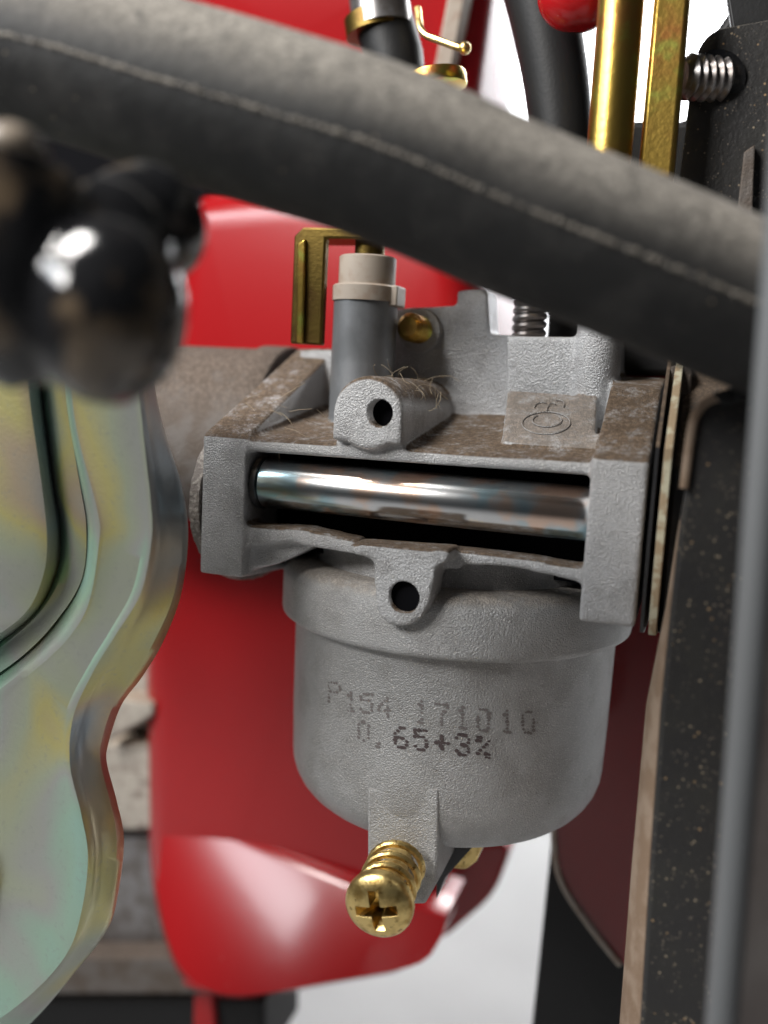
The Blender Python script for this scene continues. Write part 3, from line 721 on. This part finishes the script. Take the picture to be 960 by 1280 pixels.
# ------------------------------------------------------------------ top right: bars, bracket, bolt
def bar(name, label, pl_, pr_, Y, th, m_, g=None):
    return obj(name, prism([U(*pl_[0], Y), U(*pr_[0], Y), U(*pr_[1], Y), U(*pl_[1], Y)], (0, th, 0)), m_, bev=.06, seg=3, label=label, cat='rod', group=g)
obj('control_rod', tube([U(781, -60, .9), U(772, 60, .9), U(758, 230, .9)], .27, 24, upv=Vector((0, 1, 0))), M['gold'], label='round shiny gold rod left of the flat gold bar', cat='rod')
bar('control_bar', 'flat gold zinc bar right of the round gold rod', [(822, -60), (795, 240)], [(868, -60), (840, 240)], 1.0, .3, M['gold'])
tb = root('bolted_plate', 'dark steel plate with a threaded bolt at upper right', 'plate', U(900, 260, 1.6))
obj('plate', pxprism(rounded([(862, 120), (868, 70), (888, 38), (990, 20), (990, 330), (845, 250)], [10, 20, 30, 4, 4, 4], 4), 1.7, .25), M['panel_black'], tb, bev=.03)
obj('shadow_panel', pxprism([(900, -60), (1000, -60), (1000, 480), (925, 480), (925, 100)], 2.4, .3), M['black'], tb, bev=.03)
obj('bolt_slot', cyl(U(893, 102, 1.66), U(893, 102, 1.74), .36, 28), M['gloss_black'], tb)
b0 = U(905, 100, 1.75); obj('threaded_bolt', threaded(b0, b0+Vector((-.50, -.32, -.03)), .27, .11, .05), M['pipe_metal'], tb)
obj('side_flange', pxprism([(930, 190), (944, 180), (938, 330), (914, 330)], 1.55, .15), M['manifold'], tb, bev=.02)
obj('rear_arm', pxprism([(700, 150), (860, 150), (880, 60), (960, -60), (1010, -60), (1010, 470), (700, 470)], 3.6, .4), M['black'], bev=.1, label='dark rear plate behind the gold bars', cat='plate')
obj('red_grip', blob(U(722, -12, 2.0), .52, .4, .52, amp=.04, seed=4), M['red'], smooth=0, label='small red rounded grip at the top edge beside the gold rod', cat='grip')

# second hose
h2 = catmull([U(640, -120, 3.0), U(668, -30, 3.0), U(688, 60, 3.0), U(700, 150, 3.0), U(704, 260, 3.0)], 12)
obj('fuel_hose', tube(h2, lambda t: .52-.10*t, 32, upv=Vector((0, 1, 0))), M['black'], smooth=60, label='smooth black hose running down behind the thick hose, against the white', cat='hose')

# pipe with hose and clamp at the top
fp = root('fuel_pipe', 'grey metal pipe end pushed into a black sleeve at the top', 'pipe', U(490, 110, 3.2))
obj('pipe', tube([U(468, -80, 3.2), U(474, 0, 3.2), U(478, 36, 3.2)], .46, 32, upv=Vector((0, 1, 0))), M['pipe_metal'], fp)
obj('sleeve', tube([U(478, 20, 3.3), U(492, 70, 3.3), U(500, 150, 3.3)], .45, 32, upv=Vector((0, 1, 0))), M['black'], fp)
obj('band', cyl(U(470, 22, 3.25), U(473, 44, 3.25), .49, 32), M['gold_dark'], fp)
obj('clamp_wire', tube(catmull([U(522, 10, 2.9), U(528, 40, 2.8), U(552, 52, 2.7), U(580, 62, 2.6)], 8), .05, 10), M['brass'], fp)
obj('clamp_end', blob(U(581, 60, 2.6), .09, .09, .09, n=16, amp=0), M['brass'], fp)
obj('brass_ring', cyl(U(545, 112, 2.2), U(543, 94, 2.2), .44, 36, bev=.03), M['gold'], label='brass ring peeping over the thick black hose', cat='ring')

# ------------------------------------------------------------------ lint
fib = []
for k in range(36):
    if k < 20: p = bp0+Vector((random.gauss(.12, .22), random.uniform(.05, 1.9), 0)); p.z = bp0.z+.455*math.sqrt(max(.02, 1-((p.x-bp0.x)/.47)**2))
    elif k < 26: p = Vector((random.uniform(XL1, XR0), .2, zrt+random.uniform(.0, .06)))
    else: p = U(random.uniform(300, 420), random.uniform(500, 545), .5)
    d_ = Vector((random.uniform(-1, 1), random.uniform(-.6, .3), random.uniform(-.15, .5))).normalized(); pts = [p]; turn = Vector((random.gauss(0, .5), random.gauss(0, .3), random.gauss(-.1, .4)))
    stp_ = random.choice((.03, .03, .04, .07))
    for _ in range(8):
        d_ = (d_+turn*.5+Vector((random.gauss(0, .15), random.gauss(0, .15), random.gauss(0, .15)))).normalized(); pts.append(pts[-1]+d_*stp_)
    fib.append(tube(catmull(pts, 3), .003, 5))
obj('lint', join(*fib), M['fibre'], kind='stuff', label='fine tangled lint fibres on the upper boss', cat='lint')
